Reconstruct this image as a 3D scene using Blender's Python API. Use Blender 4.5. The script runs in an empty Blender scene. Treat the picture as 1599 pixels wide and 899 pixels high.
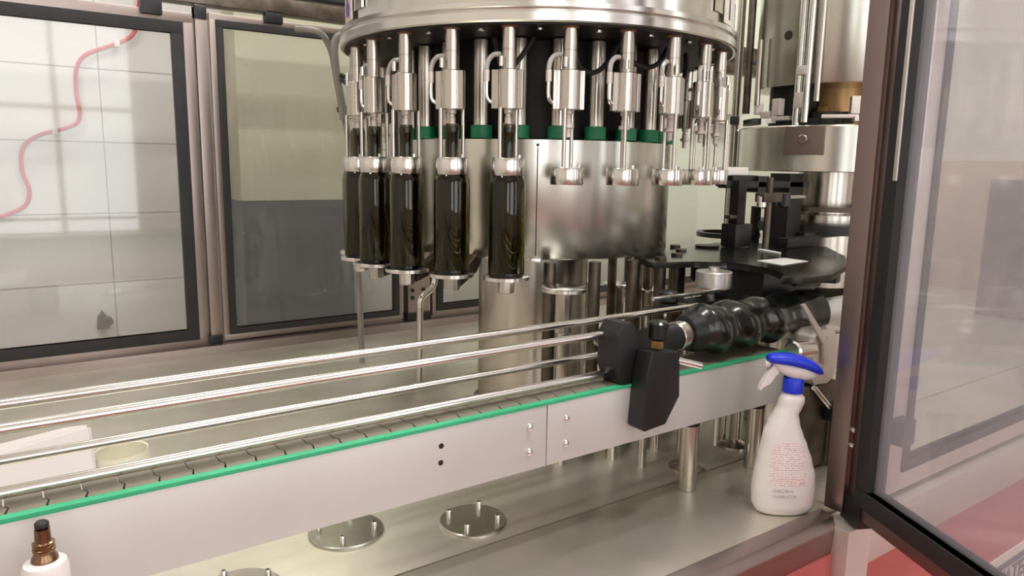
import bpy, bmesh, math, random
from mathutils import Vector, Matrix
random.seed(7)
PI = math.pi
H = 1.545                       # eye height; the builders below take heights relative to the lens
S = bpy.context.scene
C = S.collection

# ------------------------------------------------------------------ camera
cam_d = bpy.data.cameras.new('camera'); cam = bpy.data.objects.new('camera', cam_d); C.objects.link(cam)
cam_d.sensor_fit = 'HORIZONTAL'; cam_d.sensor_width = 36.0; cam_d.lens = 1150 / 1599 * 36.0
cam_d.clip_start = 0.02; cam_d.clip_end = 60
XR = Vector((0.81709165, -0.57629173, 0.01578216))
DN = Vector((-0.08163473, -0.14275816, -0.98638526))
FW = Vector((0.5706987, 0.80467879, -0.16369192))
M = Matrix((XR, -DN, -FW)).transposed().to_4x4(); M.translation = Vector((0, 0, H))
cam.matrix_world = M
S.camera = cam

# ------------------------------------------------------------------ world and lights
S.view_settings.view_transform = 'Standard'; S.view_settings.look = 'None'
S.view_settings.gamma = 1.0; S.view_settings.use_curve_mapping = False
S.view_settings.exposure = -0.22
w = bpy.data.worlds.new('daylight'); S.world = w; w.use_nodes = True
wb = w.node_tree.nodes['Background']; wb.inputs[0].default_value = (0.98, 0.985, 1.0, 1); wb.inputs[1].default_value = 4.2

def area(name, loc, size, energy, target, col=(1, 0.985, 0.965)):
    l = bpy.data.lights.new(name, 'AREA'); l.shape = 'RECTANGLE'; l.size, l.size_y = size; l.energy = energy; l.color = col
    o = bpy.data.objects.new(name, l); C.objects.link(o); o.location = loc
    o.rotation_euler = (Vector(target) - Vector(loc)).to_track_quat('-Z', 'Y').to_euler()
    return o
CEIL = 3.75
LAMPS = [(-0.6, 1.1), (1.3, 0.1), (3.4, 1.9), (1.0, 2.75)]
for k, (x, y) in enumerate(LAMPS):
    area('ceiling_light_glow', (x, y, CEIL - 0.12), (1.2, 0.16), (34, 60, 60, 22)[k], (x, y, 0))

# ------------------------------------------------------------------ materials
def lin(c):
    return tuple((v / 255 / 12.92) if v / 255 <= 0.04045 else ((v / 255 + 0.055) / 1.055) ** 2.4 for v in c)
MATS = {}
def mat(name, rgb, rough=0.5, metal=0.0, noise=0.0, nscale=6.0, rgb2=None, bump=0.0, stretch=None, coat=0.0, trans=0.0, rvar=0.0, spec=0.5):
    m = bpy.data.materials.new(name); m.use_nodes = True; nt = m.node_tree; b = nt.nodes['Principled BSDF']
    c = lin(rgb); b.inputs['Base Color'].default_value = (*c, 1)
    b.inputs['Roughness'].default_value = rough; b.inputs['Metallic'].default_value = metal
    b.inputs['Coat Weight'].default_value = coat; b.inputs['Coat Roughness'].default_value = 0.08
    b.inputs['Transmission Weight'].default_value = trans
    b.inputs['Specular IOR Level'].default_value = spec
    tc = nt.nodes.new('ShaderNodeTexCoord'); mp = nt.nodes.new('ShaderNodeMapping')
    if stretch: mp.inputs['Scale'].default_value = stretch
    nt.links.new(tc.outputs['Object'], mp.inputs['Vector'])
    if noise > 0 or rgb2:
        n = nt.nodes.new('ShaderNodeTexNoise'); n.inputs['Scale'].default_value = nscale; n.inputs['Detail'].default_value = 4
        nt.links.new(mp.outputs[0], n.inputs['Vector'])
        r = nt.nodes.new('ShaderNodeMapRange'); r.inputs['From Min'].default_value = 0.35; r.inputs['From Max'].default_value = 0.65
        nt.links.new(n.outputs[0], r.inputs[0])
        mx = nt.nodes.new('ShaderNodeMix'); mx.data_type = 'RGBA'
        mx.inputs[6].default_value = (*c, 1)
        c2 = lin(rgb2) if rgb2 else tuple(v * (1 - noise) for v in c)
        mx.inputs[7].default_value = (*c2, 1)
        nt.links.new(r.outputs[0], mx.inputs[0]); nt.links.new(mx.outputs[2], b.inputs['Base Color'])
        if rvar:
            rr = nt.nodes.new('ShaderNodeMapRange'); rr.inputs['To Min'].default_value = rough - rvar; rr.inputs['To Max'].default_value = rough + rvar
            nt.links.new(n.outputs[0], rr.inputs[0]); nt.links.new(rr.outputs[0], b.inputs['Roughness'])
    if bump:
        n2 = nt.nodes.new('ShaderNodeTexNoise'); n2.inputs['Scale'].default_value = 60; n2.inputs['Detail'].default_value = 3
        nt.links.new(mp.outputs[0], n2.inputs['Vector'])
        bp = nt.nodes.new('ShaderNodeBump'); bp.inputs['Strength'].default_value = bump; bp.inputs['Distance'].default_value = 0.002
        nt.links.new(n2.outputs[0], bp.inputs['Height']); nt.links.new(bp.outputs[0], b.inputs['Normal'])
    MATS[name] = m
    return m
steel = mat('brushed_steel', (205, 198, 188), 0.24, 1.0, noise=0.15, nscale=5, stretch=(1, 1, 0.25), rvar=0.05)
steel_shiny = mat('polished_steel', (230, 228, 222), 0.2, 1.0, noise=0.12, nscale=9)
steel_table = mat('blotchy_table_steel', (216, 208, 196), 0.4, 0.85, nscale=5.5, rgb2=(194, 191, 172), bump=0.1, rvar=0.08)  # random greenish tan blotches mixed into the base colour
steel_satin = mat('satin_plate_steel', (216, 215, 211), 0.5, 0.6, noise=0.08, nscale=3)
steel_drum = mat('drum_steel', (214, 212, 202), 0.24, 1.0, noise=0.16, nscale=9, stretch=(1, 1, 0.04), rvar=0.06)
steel_dark = mat('dirty_steel', (120, 112, 102), 0.42, 1.0, nscale=14, rgb2=(84, 74, 64))
alu = mat('aluminium_profile', (166, 152, 146), 0.34, 1.0, noise=0.1, nscale=3, stretch=(1, 1, 0.2))
alu_post = mat('reflection_tinted_post_steel', (146, 128, 124), 0.38, 1.0, noise=0.1, nscale=3, stretch=(1, 1, 0.2))  # the red floor's reflection on the posts is put into the base colour
alu_white = mat('pale_aluminium', (214, 204, 196), 0.5, 0.7, noise=0.08, nscale=4)
steel_turned = mat('turned_steel', (214, 210, 206), 0.32, 0.9, noise=0.1, nscale=9)
steel_bronze = mat('bronzed_steel', (150, 118, 92), 0.25, 1.0, noise=0.3, nscale=30)
brass = mat('brass', (176, 140, 84), 0.35, 1.0, noise=0.2, nscale=12)
copper = mat('worn_bronze_column', (170, 132, 92), 0.35, 1.0, nscale=9, rgb2=(140, 112, 78))
rubber = mat('black_gasket_rubber', (34, 34, 35), 0.6, noise=0.3, nscale=20)
black_pl = mat('black_plastic', (24, 25, 26), 0.38, noise=0.3, nscale=20)
black_gl = mat('glossy_black_plastic', (20, 24, 22), 0.2, noise=0.3, nscale=20)
screw_m = mat('dark_green_screw_plastic', (22, 28, 25), 0.24, noise=0.4, nscale=12, coat=0.25)
dark_in = mat('dark_interior_steel', (44, 42, 40), 0.5, 0.5, noise=0.3, nscale=8)
green = mat('green_wear_plastic', (52, 168, 118), 0.45, noise=0.1, nscale=20)
green_dk = mat('green_collar_plastic', (22, 130, 84), 0.45, noise=0.15, nscale=20)
chain_m = mat('chain_slat_acetal', (134, 128, 112), 0.45, 0.2, nscale=25, rgb2=(120, 112, 96))
white_pl = mat('white_plastic', (222, 215, 211), 0.4, noise=0.03, nscale=8)
cream_pl = mat('pale_plastic_film', (220, 216, 196), 0.4, noise=0.06, nscale=10)
blue_pl = mat('blue_plastic', (22, 52, 205), 0.35, noise=0.05, nscale=10)
red_hose = mat('red_hose_rubber', (196, 44, 52), 0.4, noise=0.08, nscale=15)
red_panel = mat('red_painted_panel', (178, 88, 84), 0.45, nscale=3, rgb2=(170, 96, 88))
red_floor = mat('red_floor_paint', (158, 88, 82), 0.5, nscale=2, rgb2=(146, 80, 74))
grey_hose = mat('grey_hose', (132, 128, 118), 0.5, noise=0.2, nscale=20)
clear_hose = mat('pale_translucent_hose', (168, 164, 158), 0.25, noise=0.15, nscale=30)
paint_cream = mat('cream_wall_paint', (196, 194, 168), 0.7, noise=0.05, nscale=2)
paint_grey = mat('grey_dado_paint', (92, 98, 104), 0.45, nscale=4, rgb2=(76, 82, 88))
paint_pale = mat('pale_green_wall_paint', (208, 212, 192), 0.7, noise=0.04, nscale=2)
paint_white = mat('white_wall_paint', (226, 222, 212), 0.7, noise=0.03, nscale=2)
ceil_m = mat('ceiling_paint', (238, 238, 232), 0.8, noise=0.03, nscale=2)
paper = mat('white_paper', (240, 240, 238), 0.6, noise=0.02, nscale=8)
violet = mat('violet_number_ink', (84, 64, 150), 0.5, noise=0.1, nscale=30)
ink_blue = mat('blue_grey_brand_ink', (96, 100, 118), 0.5, noise=0.1, nscale=30)
ink_red = mat('faded_red_brand_ink', (176, 130, 128), 0.5, noise=0.1, nscale=30)
tan = mat('tan_cabinet_paint', (176, 150, 122), 0.6, noise=0.08, nscale=3)
rust = mat('rust_stain', (130, 82, 50), 0.7, nscale=30, rgb2=(92, 60, 42))

def tile_material():
    m = bpy.data.materials.new('white_wall_tile'); m.use_nodes = True; nt = m.node_tree; b = nt.nodes['Principled BSDF']
    b.inputs['Roughness'].default_value = 0.36
    tc = nt.nodes.new('ShaderNodeTexCoord'); sp = nt.nodes.new('ShaderNodeSeparateXYZ'); nt.links.new(tc.outputs['Object'], sp.inputs[0])
    def joint(sock, off, period, width):
        a = nt.nodes.new('ShaderNodeMath'); a.operation = 'ADD'; a.inputs[1].default_value = off; nt.links.new(sock, a.inputs[0])
        p = nt.nodes.new('ShaderNodeMath'); p.operation = 'PINGPONG'; p.inputs[1].default_value = period / 2; nt.links.new(a.outputs[0], p.inputs[0])
        l = nt.nodes.new('ShaderNodeMapRange'); l.inputs['From Min'].default_value = width * 0.4; l.inputs['From Max'].default_value = width
        nt.links.new(p.outputs[0], l.inputs[0]); return l.outputs[0]
    jz = joint(sp.outputs['Z'], -(H + 0.063) + 20 * 0.2668, 0.2668, 0.0032)
    jx = joint(sp.outputs['X'], -0.372 + 20 * 0.60, 0.60, 0.0026)
    mn = nt.nodes.new('ShaderNodeMath'); mn.operation = 'MINIMUM'; nt.links.new(jz, mn.inputs[0]); nt.links.new(jx, mn.inputs[1])
    n = nt.nodes.new('ShaderNodeTexNoise'); n.inputs['Scale'].default_value = 1.6; nt.links.new(tc.outputs['Object'], n.inputs['Vector'])
    t = nt.nodes.new('ShaderNodeMix'); t.data_type = 'RGBA'; t.inputs[6].default_value = (*lin((222, 220, 214)), 1); t.inputs[7].default_value = (*lin((212, 212, 210)), 1)
    nt.links.new(n.outputs[0], t.inputs[0])
    x = nt.nodes.new('ShaderNodeMix'); x.data_type = 'RGBA'; x.inputs[6].default_value = (*lin((150, 144, 140)), 1)
    nt.links.new(mn.outputs[0], x.inputs[0]); nt.links.new(t.outputs[2], x.inputs[7]); nt.links.new(x.outputs[2], b.inputs['Base Color'])
    return m
tile_m = tile_material()

def pane_material(name, haze, tint, gloss=0.06, hcol=(235, 228, 226)):
    m = bpy.data.materials.new(name); m.use_nodes = True; nt = m.node_tree; nt.nodes.clear()
    o = nt.nodes.new('ShaderNodeOutputMaterial'); t = nt.nodes.new('ShaderNodeBsdfTransparent'); t.inputs[0].default_value = (*tint, 1)
    d = nt.nodes.new('ShaderNodeBsdfDiffuse'); d.inputs[0].default_value = (*lin(hcol), 1)
    g = nt.nodes.new('ShaderNodeBsdfGlossy'); g.inputs['Roughness'].default_value = 0.04
    tc = nt.nodes.new('ShaderNodeTexCoord'); n = nt.nodes.new('ShaderNodeTexNoise'); n.inputs['Scale'].default_value = 3.0
    nt.links.new(tc.outputs['Object'], n.inputs['Vector'])
    r = nt.nodes.new('ShaderNodeMapRange'); r.inputs['To Min'].default_value = haze * 0.7; r.inputs['To Max'].default_value = haze * 1.3
    nt.links.new(n.outputs[0], r.inputs[0])
    a = nt.nodes.new('ShaderNodeMixShader'); nt.links.new(r.outputs[0], a.inputs[0]); nt.links.new(t.outputs[0], a.inputs[1]); nt.links.new(d.outputs[0], a.inputs[2])
    c = nt.nodes.new('ShaderNodeMixShader'); c.inputs[0].default_value = gloss; nt.links.new(a.outputs[0], c.inputs[1]); nt.links.new(g.outputs[0], c.inputs[2])
    nt.links.new(c.outputs[0], o.inputs[0]); return m
pane_clear = pane_material('guard_polycarbonate', 0.05, (0.97, 0.98, 0.97))
pane_hazy = pane_material('hazy_guard_polycarbonate', 0.22, (0.93, 0.92, 0.94), 0.07, (222, 220, 228))  # stronger diffuse white mixed in for light reflecting off the open door's pane

def glass_bottle():
    m = bpy.data.materials.new('dark_olive_glass'); m.use_nodes = True; b = m.node_tree.nodes['Principled BSDF']
    b.inputs['Base Color'].default_value = (0.10, 0.088, 0.004, 1); b.inputs['Roughness'].default_value = 0.04
    b.inputs['Transmission Weight'].default_value = 1.0; b.inputs['IOR'].default_value = 1.5
    nt = m.node_tree; tc = nt.nodes.new('ShaderNodeTexCoord'); n = nt.nodes.new('ShaderNodeTexNoise'); n.inputs['Scale'].default_value = 30
    nt.links.new(tc.outputs['Object'], n.inputs['Vector']); bp = nt.nodes.new('ShaderNodeBump'); bp.inputs['Strength'].default_value = 0.02; bp.inputs['Distance'].default_value = 0.002
    nt.links.new(n.outputs[0], bp.inputs['Height']); nt.links.new(bp.outputs[0], b.inputs['Normal'])
    return m
glass_m = glass_bottle()

def bottle_label_material():
    m = bpy.data.materials.new('printed_back_label'); m.use_nodes = True; nt = m.node_tree; b = nt.nodes['Principled BSDF']; b.inputs['Roughness'].default_value = 0.45
    tc = nt.nodes.new('ShaderNodeTexCoord'); sp = nt.nodes.new('ShaderNodeSeparateXYZ'); nt.links.new(tc.outputs['Object'], sp.inputs[0])
    s = nt.nodes.new('ShaderNodeMath'); s.operation = 'MULTIPLY'; s.inputs[1].default_value = 1 / 0.0042; nt.links.new(sp.outputs['Z'], s.inputs[0])
    f = nt.nodes.new('ShaderNodeMath'); f.operation = 'FRACT'; nt.links.new(s.outputs[0], f.inputs[0])
    g = nt.nodes.new('ShaderNodeMath'); g.operation = 'LESS_THAN'; g.inputs[1].default_value = 0.5; nt.links.new(f.outputs[0], g.inputs[0])
    mp = nt.nodes.new('ShaderNodeMapping'); mp.inputs['Scale'].default_value = (420, 420, 238); nt.links.new(tc.outputs['Object'], mp.inputs[0])
    n = nt.nodes.new('ShaderNodeTexNoise'); n.inputs['Scale'].default_value = 1.0; nt.links.new(mp.outputs[0], n.inputs['Vector'])
    q = nt.nodes.new('ShaderNodeMath'); q.operation = 'GREATER_THAN'; q.inputs[1].default_value = 0.46; nt.links.new(n.outputs[0], q.inputs[0])
    k = nt.nodes.new('ShaderNodeMath'); k.operation = 'MULTIPLY'; nt.links.new(g.outputs[0], k.inputs[0]); nt.links.new(q.outputs[0], k.inputs[1])
    x = nt.nodes.new('ShaderNodeMix'); x.data_type = 'RGBA'; x.inputs[6].default_value = (*lin((232, 220, 216)), 1); x.inputs[7].default_value = (*lin((196, 170, 168)), 1)
    nt.links.new(k.outputs[0], x.inputs[0]); nt.links.new(x.outputs[2], b.inputs['Base Color']); return m
label_m = bottle_label_material()
lamp_m = bpy.data.materials.new('lit_diffuser'); lamp_m.use_nodes = True
_b = lamp_m.node_tree.nodes['Principled BSDF']; _b.inputs['Emission Color'].default_value = (1, 0.97, 0.92, 1); _b.inputs['Emission Strength'].default_value = 14
_b.inputs['Base Color'].default_value = (0.9, 0.9, 0.88, 1)

# ------------------------------------------------------------------ mesh helpers
class MB:
    def __init__(s): s.bm = bmesh.new()
    def box(s, x0, x1, y0, y1, z0, z1, bev=0.0, rot=None, piv=None):
        vs = [s.bm.verts.new((x, y, z)) for x in (x0, x1) for y in (y0, y1) for z in (z0, z1)]
        fs = [s.bm.faces.new([vs[i] for i in f]) for f in ((0, 1, 3, 2), (4, 6, 7, 5), (0, 4, 5, 1), (2, 3, 7, 6), (0, 2, 6, 4), (1, 5, 7, 3))]
        if bev > 0:
            es = list({e for f in fs for e in f.edges})
            r = bmesh.ops.bevel(s.bm, geom=es, offset=bev, segments=2, affect='EDGES', profile=0.7)
            vs = list({v for f in r['faces'] for v in f.verts} | {v for v in vs if v.is_valid})
        if rot is not None:
            p = Vector(piv) if piv else Vector(((x0 + x1) / 2, (y0 + y1) / 2, (z0 + z1) / 2))
            seen = set()
            for v in vs:
                if v.is_valid and v not in seen: v.co = rot @ (v.co - p) + p; seen.add(v)
        return s
    def lathe(s, prof, o=(0, 0, 0), axis=(0, 0, 1), seg=24, cap=True):
        q = Vector((0, 0, 1)).rotation_difference(Vector(axis).normalized()); o = Vector(o); rings = []
        for (r, z) in prof:
            if r < 1e-6: rings.append([s.bm.verts.new(o + q @ Vector((0, 0, z)))])
            else: rings.append([s.bm.verts.new(o + q @ Vector((r * math.cos(2 * PI * k / seg), r * math.sin(2 * PI * k / seg), z))) for k in range(seg)])
        for a, b in zip(rings, rings[1:]):
            for k in range(seg):
                k2 = (k + 1) % seg
                if len(a) == 1 and len(b) == 1: continue
                if len(a) == 1: s.bm.faces.new((a[0], b[k2], b[k]))
                elif len(b) == 1: s.bm.faces.new((a[k], a[k2], b[0]))
                else: s.bm.faces.new((a[k], a[k2], b[k2], b[k]))
        if cap:
            if len(rings[0]) > 2: s.bm.faces.new(rings[0][::-1])
            if len(rings[-1]) > 2: s.bm.faces.new(rings[-1])
        return s
    def cyl(s, p0, p1, r, r1=None, seg=20, ch=0.0):
        p0 = Vector(p0); p1 = Vector(p1); L = (p1 - p0).length; r1 = r if r1 is None else r1
        pr = [(r, 0), (r1, L)] if ch <= 0 else [(r - ch, 0), (r, ch), (r1, L - ch), (r1 - ch, L)]
        return s.lathe(pr, p0, p1 - p0, seg)
    def prism(s, poly, z0, z1, axis='z', bev=0.0):
        def P(u, v, t): return {'z': (u, v, t), 'y': (u, t, v), 'x': (t, u, v)}[axis]
        a = [s.bm.verts.new(P(u, v, z0)) for u, v in poly]; b = [s.bm.verts.new(P(u, v, z1)) for u, v in poly]; n = len(poly)
        fs = [s.bm.faces.new(a[::-1]), s.bm.faces.new(b)] + [s.bm.faces.new((a[i], a[(i + 1) % n], b[(i + 1) % n], b[i])) for i in range(n)]
        if bev: bmesh.ops.bevel(s.bm, geom=list({e for f in fs for e in f.edges}), offset=bev, segments=2, affect='EDGES', profile=0.7)
        return s
    def tube(s, pts, r, seg=10, smooth=True):
        P = [Vector(p) for p in pts]
        if smooth and len(P) > 2:
            Q = []
            for i in range(len(P) - 1):
                p0 = P[max(i - 1, 0)]; p1 = P[i]; p2 = P[i + 1]; p3 = P[min(i + 2, len(P) - 1)]
                for k in range(6):
                    t = k / 6; Q.append(0.5 * ((2 * p1) + (p2 - p0) * t + (2 * p0 - 5 * p1 + 4 * p2 - p3) * t * t + (3 * p1 - p0 - 3 * p2 + p3) * t ** 3))
            Q.append(P[-1]); P = Q
        rings = []; up = None
        for i, p in enumerate(P):
            d = (P[min(i + 1, len(P) - 1)] - P[max(i - 1, 0)]).normalized()
            if up is None: up = d.orthogonal().normalized()
            up = (up - d * up.dot(d)).normalized(); sd = d.cross(up)
            rings.append([s.bm.verts.new(p + r * (math.cos(2 * PI * k / seg) * up + math.sin(2 * PI * k / seg) * sd)) for k in range(seg)])
        for a, b in zip(rings, rings[1:]):
            for k in range(seg): s.bm.faces.new((a[k], a[(k + 1) % seg], b[(k + 1) % seg], b[k]))
        s.bm.faces.new(rings[0][::-1]); s.bm.faces.new(rings[-1]); return s
    def ring(s, r0, r1, z0, z1, o=(0, 0, 0), seg=64):       # a closed ring of rectangular section
        pr = [(r0, z0), (r1, z0), (r1, z1), (r0, z1), (r0, z0)]
        return s.lathe(pr, o, seg=seg, cap=False)
    def build(s, name, m, parent=None, off=(0, 0, 0), sharp=35, label=None):
        bmesh.ops.remove_doubles(s.bm, verts=s.bm.verts, dist=1e-6)
        bmesh.ops.recalc_face_normals(s.bm, faces=s.bm.faces)
        for f in s.bm.faces: f.smooth = True
        for e in s.bm.edges:
            if len(e.link_faces) == 2 and e.calc_face_angle(0) > math.radians(sharp): e.smooth = False
        me = bpy.data.meshes.new(name)
        if parent is None:                                  # origin at the centre of the base
            xs = [v.co for v in s.bm.verts]
            c = Vector(((min(v.x for v in xs) + max(v.x for v in xs)) / 2, (min(v.y for v in xs) + max(v.y for v in xs)) / 2, min(v.z for v in xs)))
            bmesh.ops.translate(s.bm, verts=s.bm.verts, vec=-c)
            off = c + Vector((0, 0, H))
        s.bm.to_mesh(me); s.bm.free(); me.materials.append(m)
        o = bpy.data.objects.new(name, me); C.objects.link(o)
        o.location = off
        if parent is not None: o.parent = parent
        if label: o['label'] = label
        return o
def tag(o, label, cat, group=None):
    o['label'] = label; o['category'] = cat
    if group: o['group'] = group
    return o
def thing(name, label, cat, loc, rotz=0, group=None):       # loc relative to the lens; children use local coordinates
    o = bpy.data.objects.new(name, None); C.objects.link(o); o.location = (loc[0], loc[1], loc[2] + H); o.rotation_euler = (0, 0, rotz)
    o.empty_display_size = 0.05
    return tag(o, label, cat, group)
def struct(o): o['kind'] = 'structure'; return o
def copy_tree(o, parent=None):
    c = o.copy(); C.objects.link(c); c.parent = parent
    for ch in list(o.children): copy_tree(ch, c)
    return c
class TB(MB):                                               # shapes given in scene coordinates for a thing at loc
    def __init__(s, t): super().__init__(); s.t = t
    def done(s, name, m, parent=None, sharp=35, label=None):
        bmesh.ops.translate(s.bm, verts=s.bm.verts, vec=-Vector((s.t.location.x, s.t.location.y, s.t.location.z - H)))
        return s.build(name, m, parent or s.t, sharp=sharp, label=label)
def text(name, body, size, m, parent, loc, rot, ext=0.0006):
    cu = bpy.data.curves.new(name, 'FONT'); cu.body = body; cu.size = size; cu.extrude = ext; cu.align_x = 'CENTER'; cu.align_y = 'CENTER'; cu.offset = size * 0.015
    tmp = bpy.data.objects.new('tmp', cu); C.objects.link(tmp)
    me = bpy.data.meshes.new_from_object(tmp.evaluated_get(bpy.context.evaluated_depsgraph_get()))
    bpy.data.objects.remove(tmp); me.materials.clear(); me.materials.append(m)
    o = bpy.data.objects.new(name, me); C.objects.link(o); o.parent = parent; o.location = loc; o.rotation_euler = rot
    return o

# ================================================================== THE SETTING
YB = 3.2
struct(MB().box(-2.6, 6.2, -2.6, YB + 0.1, -H - 0.1, -H).build('floor', red_floor))
o = struct(MB().box(-2.6, 1.9, YB, YB + 0.1, -H, CEIL - H).build('wall_back', tile_m))
# the tile joints are laid out in room coordinates
o.data.transform(Matrix.Translation(o.location)); o.location = (0, 0, 0)
struct(MB().box(1.9, 6.2, YB, YB + 0.1, -H, CEIL - H).build('wall_back', paint_pale))
struct(MB().box(6.1, 6.2, -2.6, YB, -H, CEIL - H).build('wall_right', paint_white))
struct(MB().box(-2.7, -2.6, -2.6, YB, -H, CEIL - H).build('wall_left', paint_white))
mb = MB(); wz0, wz1 = 0.75 - H, 3.2 - H; xs_ = [-2.6, -2.0, -0.7, -0.1, 1.2, 1.8, 3.1, 3.7, 5.0, 6.2]
mb.box(-2.6, 6.2, -2.7, -2.6, -H, wz0); mb.box(-2.6, 6.2, -2.7, -2.6, wz1, CEIL - H)
for k in range(0, 10, 2): mb.box(xs_[k], xs_[k + 1], -2.7, -2.6, wz0, wz1)
struct(mb.build('added_wall_front', paint_white))  # unseen wall added behind the camera for contrast in steel reflections
for k in range(4):
    xa, xb = xs_[1 + 2 * k], xs_[2 + 2 * k]; f = MB()
    for x in (xa, (xa + xb) / 2 - 0.02, xb - 0.04): f.box(x, x + 0.04, -2.68, -2.62, wz0, wz1)
    for z in (wz0, (wz0 + wz1) / 2, wz1 - 0.04): f.box(xa, xb, -2.675, -2.625, z, z + 0.04)
    struct(f.build('window_%d' % (k + 1), alu_white))  # window frames added in the unseen wall, breaking up the reflected light
struct(MB().box(-2.7, 6.2, -2.6, YB + 0.1, CEIL - H, CEIL - H + 0.1).build('ceiling', ceil_m))
# two-tone painted pier standing proud of the tiles
struct(MB().box(0.822, 1.296, 3.03, YB, -0.155, CEIL - H).build('wall_pier_upper', paint_cream))
struct(MB().box(0.824, 1.294, 3.032, YB, -H, -0.155).build('wall_pier_dado', paint_grey))
for k, (x, y) in enumerate(LAMPS):
    t = thing('ceiling_light', ['long ceiling light over the empty end of the conveyor', 'long ceiling light in front of the spray bottle side of the table', 'long ceiling light above the capping head', 'long ceiling light over the rear guard doors'][k], 'lamp', (x, y, CEIL - H - 0.1))
    MB().box(-0.62, 0.62, -0.09, 0.09, 0.02, 0.1, 0.005).build('housing', paint_white, t)
    MB().box(-0.6, 0.6, -0.07, 0.07, 0.0, 0.02, 0.004).build('diffuser', lamp_m, t)

# ================================================================== MACHINE TABLE
BZ = -0.645
tb = thing('machine_table', 'long blotchy stainless steel machine table carrying conveyor and filler', 'table', (1.3, 1.6, -H))
TB(tb).box(-0.9, 4.4, 0.985, 2.55, BZ - 0.03, BZ, 0.002).done('tabletop', steel_table)
TB(tb).box(-0.9, 4.4, 0.742, 0.9815, BZ - 0.03, BZ, 0.002).done('front_tabletop', steel_table)
TB(tb).prism([(0.742, BZ), (0.742, BZ - 0.07), (0.704, BZ - 0.07), (0.700, BZ - 0.020), (0.708, BZ + 0.002), (0.735, BZ + 0.008)], -0.9, 1.255, 'x', 0.003).done('front_edge_beam', alu)
TB(tb).box(-0.9, 4.4, 2.55, 2.63, BZ - 0.06, BZ + 0.03, 0.004).done('rear_edge_beam', alu)
TB(tb).box(1.25, 1.33, 0.672, 0.735, -H, BZ - 0.015, 0.004).done('leg', alu_white)
for x, y in ((-0.86, 0.70), (-0.86, 2.5), (4.3, 2.5), (1.3, 2.5)):
    TB(tb).box(x - 0.035, x + 0.035, y - 0.03, y + 0.03, -H, BZ - 0.03, 0.003).done('leg', alu_white)
TB(tb).box(-0.83, 1.25, 0.70, 0.715, -H + 0.08, BZ - 0.07, 0.002).done('side_panel', red_panel)
TB(tb).box(1.33, 4.3, 0.70, 0.715, -H + 0.08, BZ - 0.1, 0.002).done('side_panel', red_panel)
TB(tb).box(1.33, 4.4, 0.68, 0.735, BZ - 0.11, BZ - 0.012, 0.004).done('front_edge_beam', alu_white)
# brand strip
br = TB(tb).box(1.86, 2.75, 0.696, 0.7005, -1.075, -0.966, 0.001).done('brand_strip', cream_pl)
TB(tb).box(1.90, 2.5, 0.6948, 0.6965, -1.008, -0.990).done('stripe', ink_blue, br)
br2 = text('lettering', 'VATEK', 0.068, ink_blue, br, (0, 0, 0), (PI / 2, 0, 0))
br2.location = Vector((2.135, 0.6945, -1.040)) - Vector((1.3, 1.6, -H))

# round cover plates bolted to the table
CP = [((0.47, 1.158), 0.066, 'round bolted cover plate in the table beneath the middle of the conveyor plate', 25),
      ((0.677, 1.066), 0.062, 'round bolted cover plate nearest the plate joint and the table seam', 10),
      ((0.262, 1.068), 0.064, 'round bolted cover plate cut by the bottom of the picture', 70)]
for (x, y), r, lab, a in CP:
    t = thing('cover_plate', lab, 'cover plate', (x, y, BZ), math.radians(a), 'round bolted cover plates on the table')
    MB().lathe([(r, 0.0), (r, 0.004), (r - 0.002, 0.006), (0, 0.006)], seg=48).build('plate', steel_drum, t)
    for k in range(4):
        b = PI / 2 * k + 0.6; cx, cy = 0.74 * r * math.cos(b), 0.74 * r * math.sin(b)
        MB().lathe([(0.005, 0), (0.005, 0.012), (0.0042, 0.0135), (0.0025, 0.0135), (0.0025, 0.008), (0, 0.008)], (cx, cy, 0.006), seg=14).build('stud', steel_shiny, t)

# ================================================================== CONVEYOR
X0, X1 = -0.55, 1.40
cv = thing('conveyor', 'slat chain conveyor with white steel side plates and green edge strip', 'conveyor', (0.4, 0.95, BZ))
TB(cv).box(X0, 0.7155, 0.905, 0.909, -0.488, -0.3838, 0.0012).done('side_plate', steel_satin)
TB(cv).box(0.7175, X1, 0.905, 0.909, -0.488, -0.3838, 0.0012).done('side_plate', steel_satin)
TB(cv).box(X0, X1, 0.988, 0.992, -0.488, -0.400, 0.0012).done('rear_side_plate', steel_satin)
TB(cv).box(X0, X1, 0.9035, 0.916, -0.3835, -0.3778, 0.001).done('wear_strip', green, label='green plastic edge strip')
TB(cv).box(X0, X1, 0.918, 0.986, -0.42, -0.398, 0.001).done('chain_bed', dark_in)
P = 0.0381
sl = MB().prism([(0.0, -0.041), (P * 0.93, -0.041), (P * 0.93, -0.036), (P * 1.02, -0.024), (P * 0.90, -0.015), (P * 0.90, 0.015), (P * 1.02, 0.024), (P * 0.93, 0.036), (P * 0.93, 0.041),
                 (0.0, 0.041), (0.0, 0.036), (P * 0.06, 0.024), (-P * 0.06, 0.015), (-P * 0.06, -0.015), (P * 0.06, -0.024), (0.0, -0.036)], -0.004, 0.0)
sl = sl.build('chain_slat', chain_m, cv)
ns = int((X1 - X0) / P) - 1
for k in range(ns):
    o = sl if k == 0 else sl.copy()
    if k: C.objects.link(o)
    o.parent = cv; o.location = (X0 + 0.005 + k * P - 0.4, 0.957 - 0.95, -0.3785 - BZ)
for x, z in ((0.681, -0.414), (0.681, -0.456), (0.757, -0.414), (0.757, -0.457)):
    TB(cv).lathe([(0.0062, 0), (0.0058, 0.0025), (0.004, 0.0045), (0.0022, 0.005), (0.0022, 0.003), (0, 0.003)], (x, 0.905, z), (0, -1, 0), 16).done('bolt_head', steel_shiny)
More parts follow.
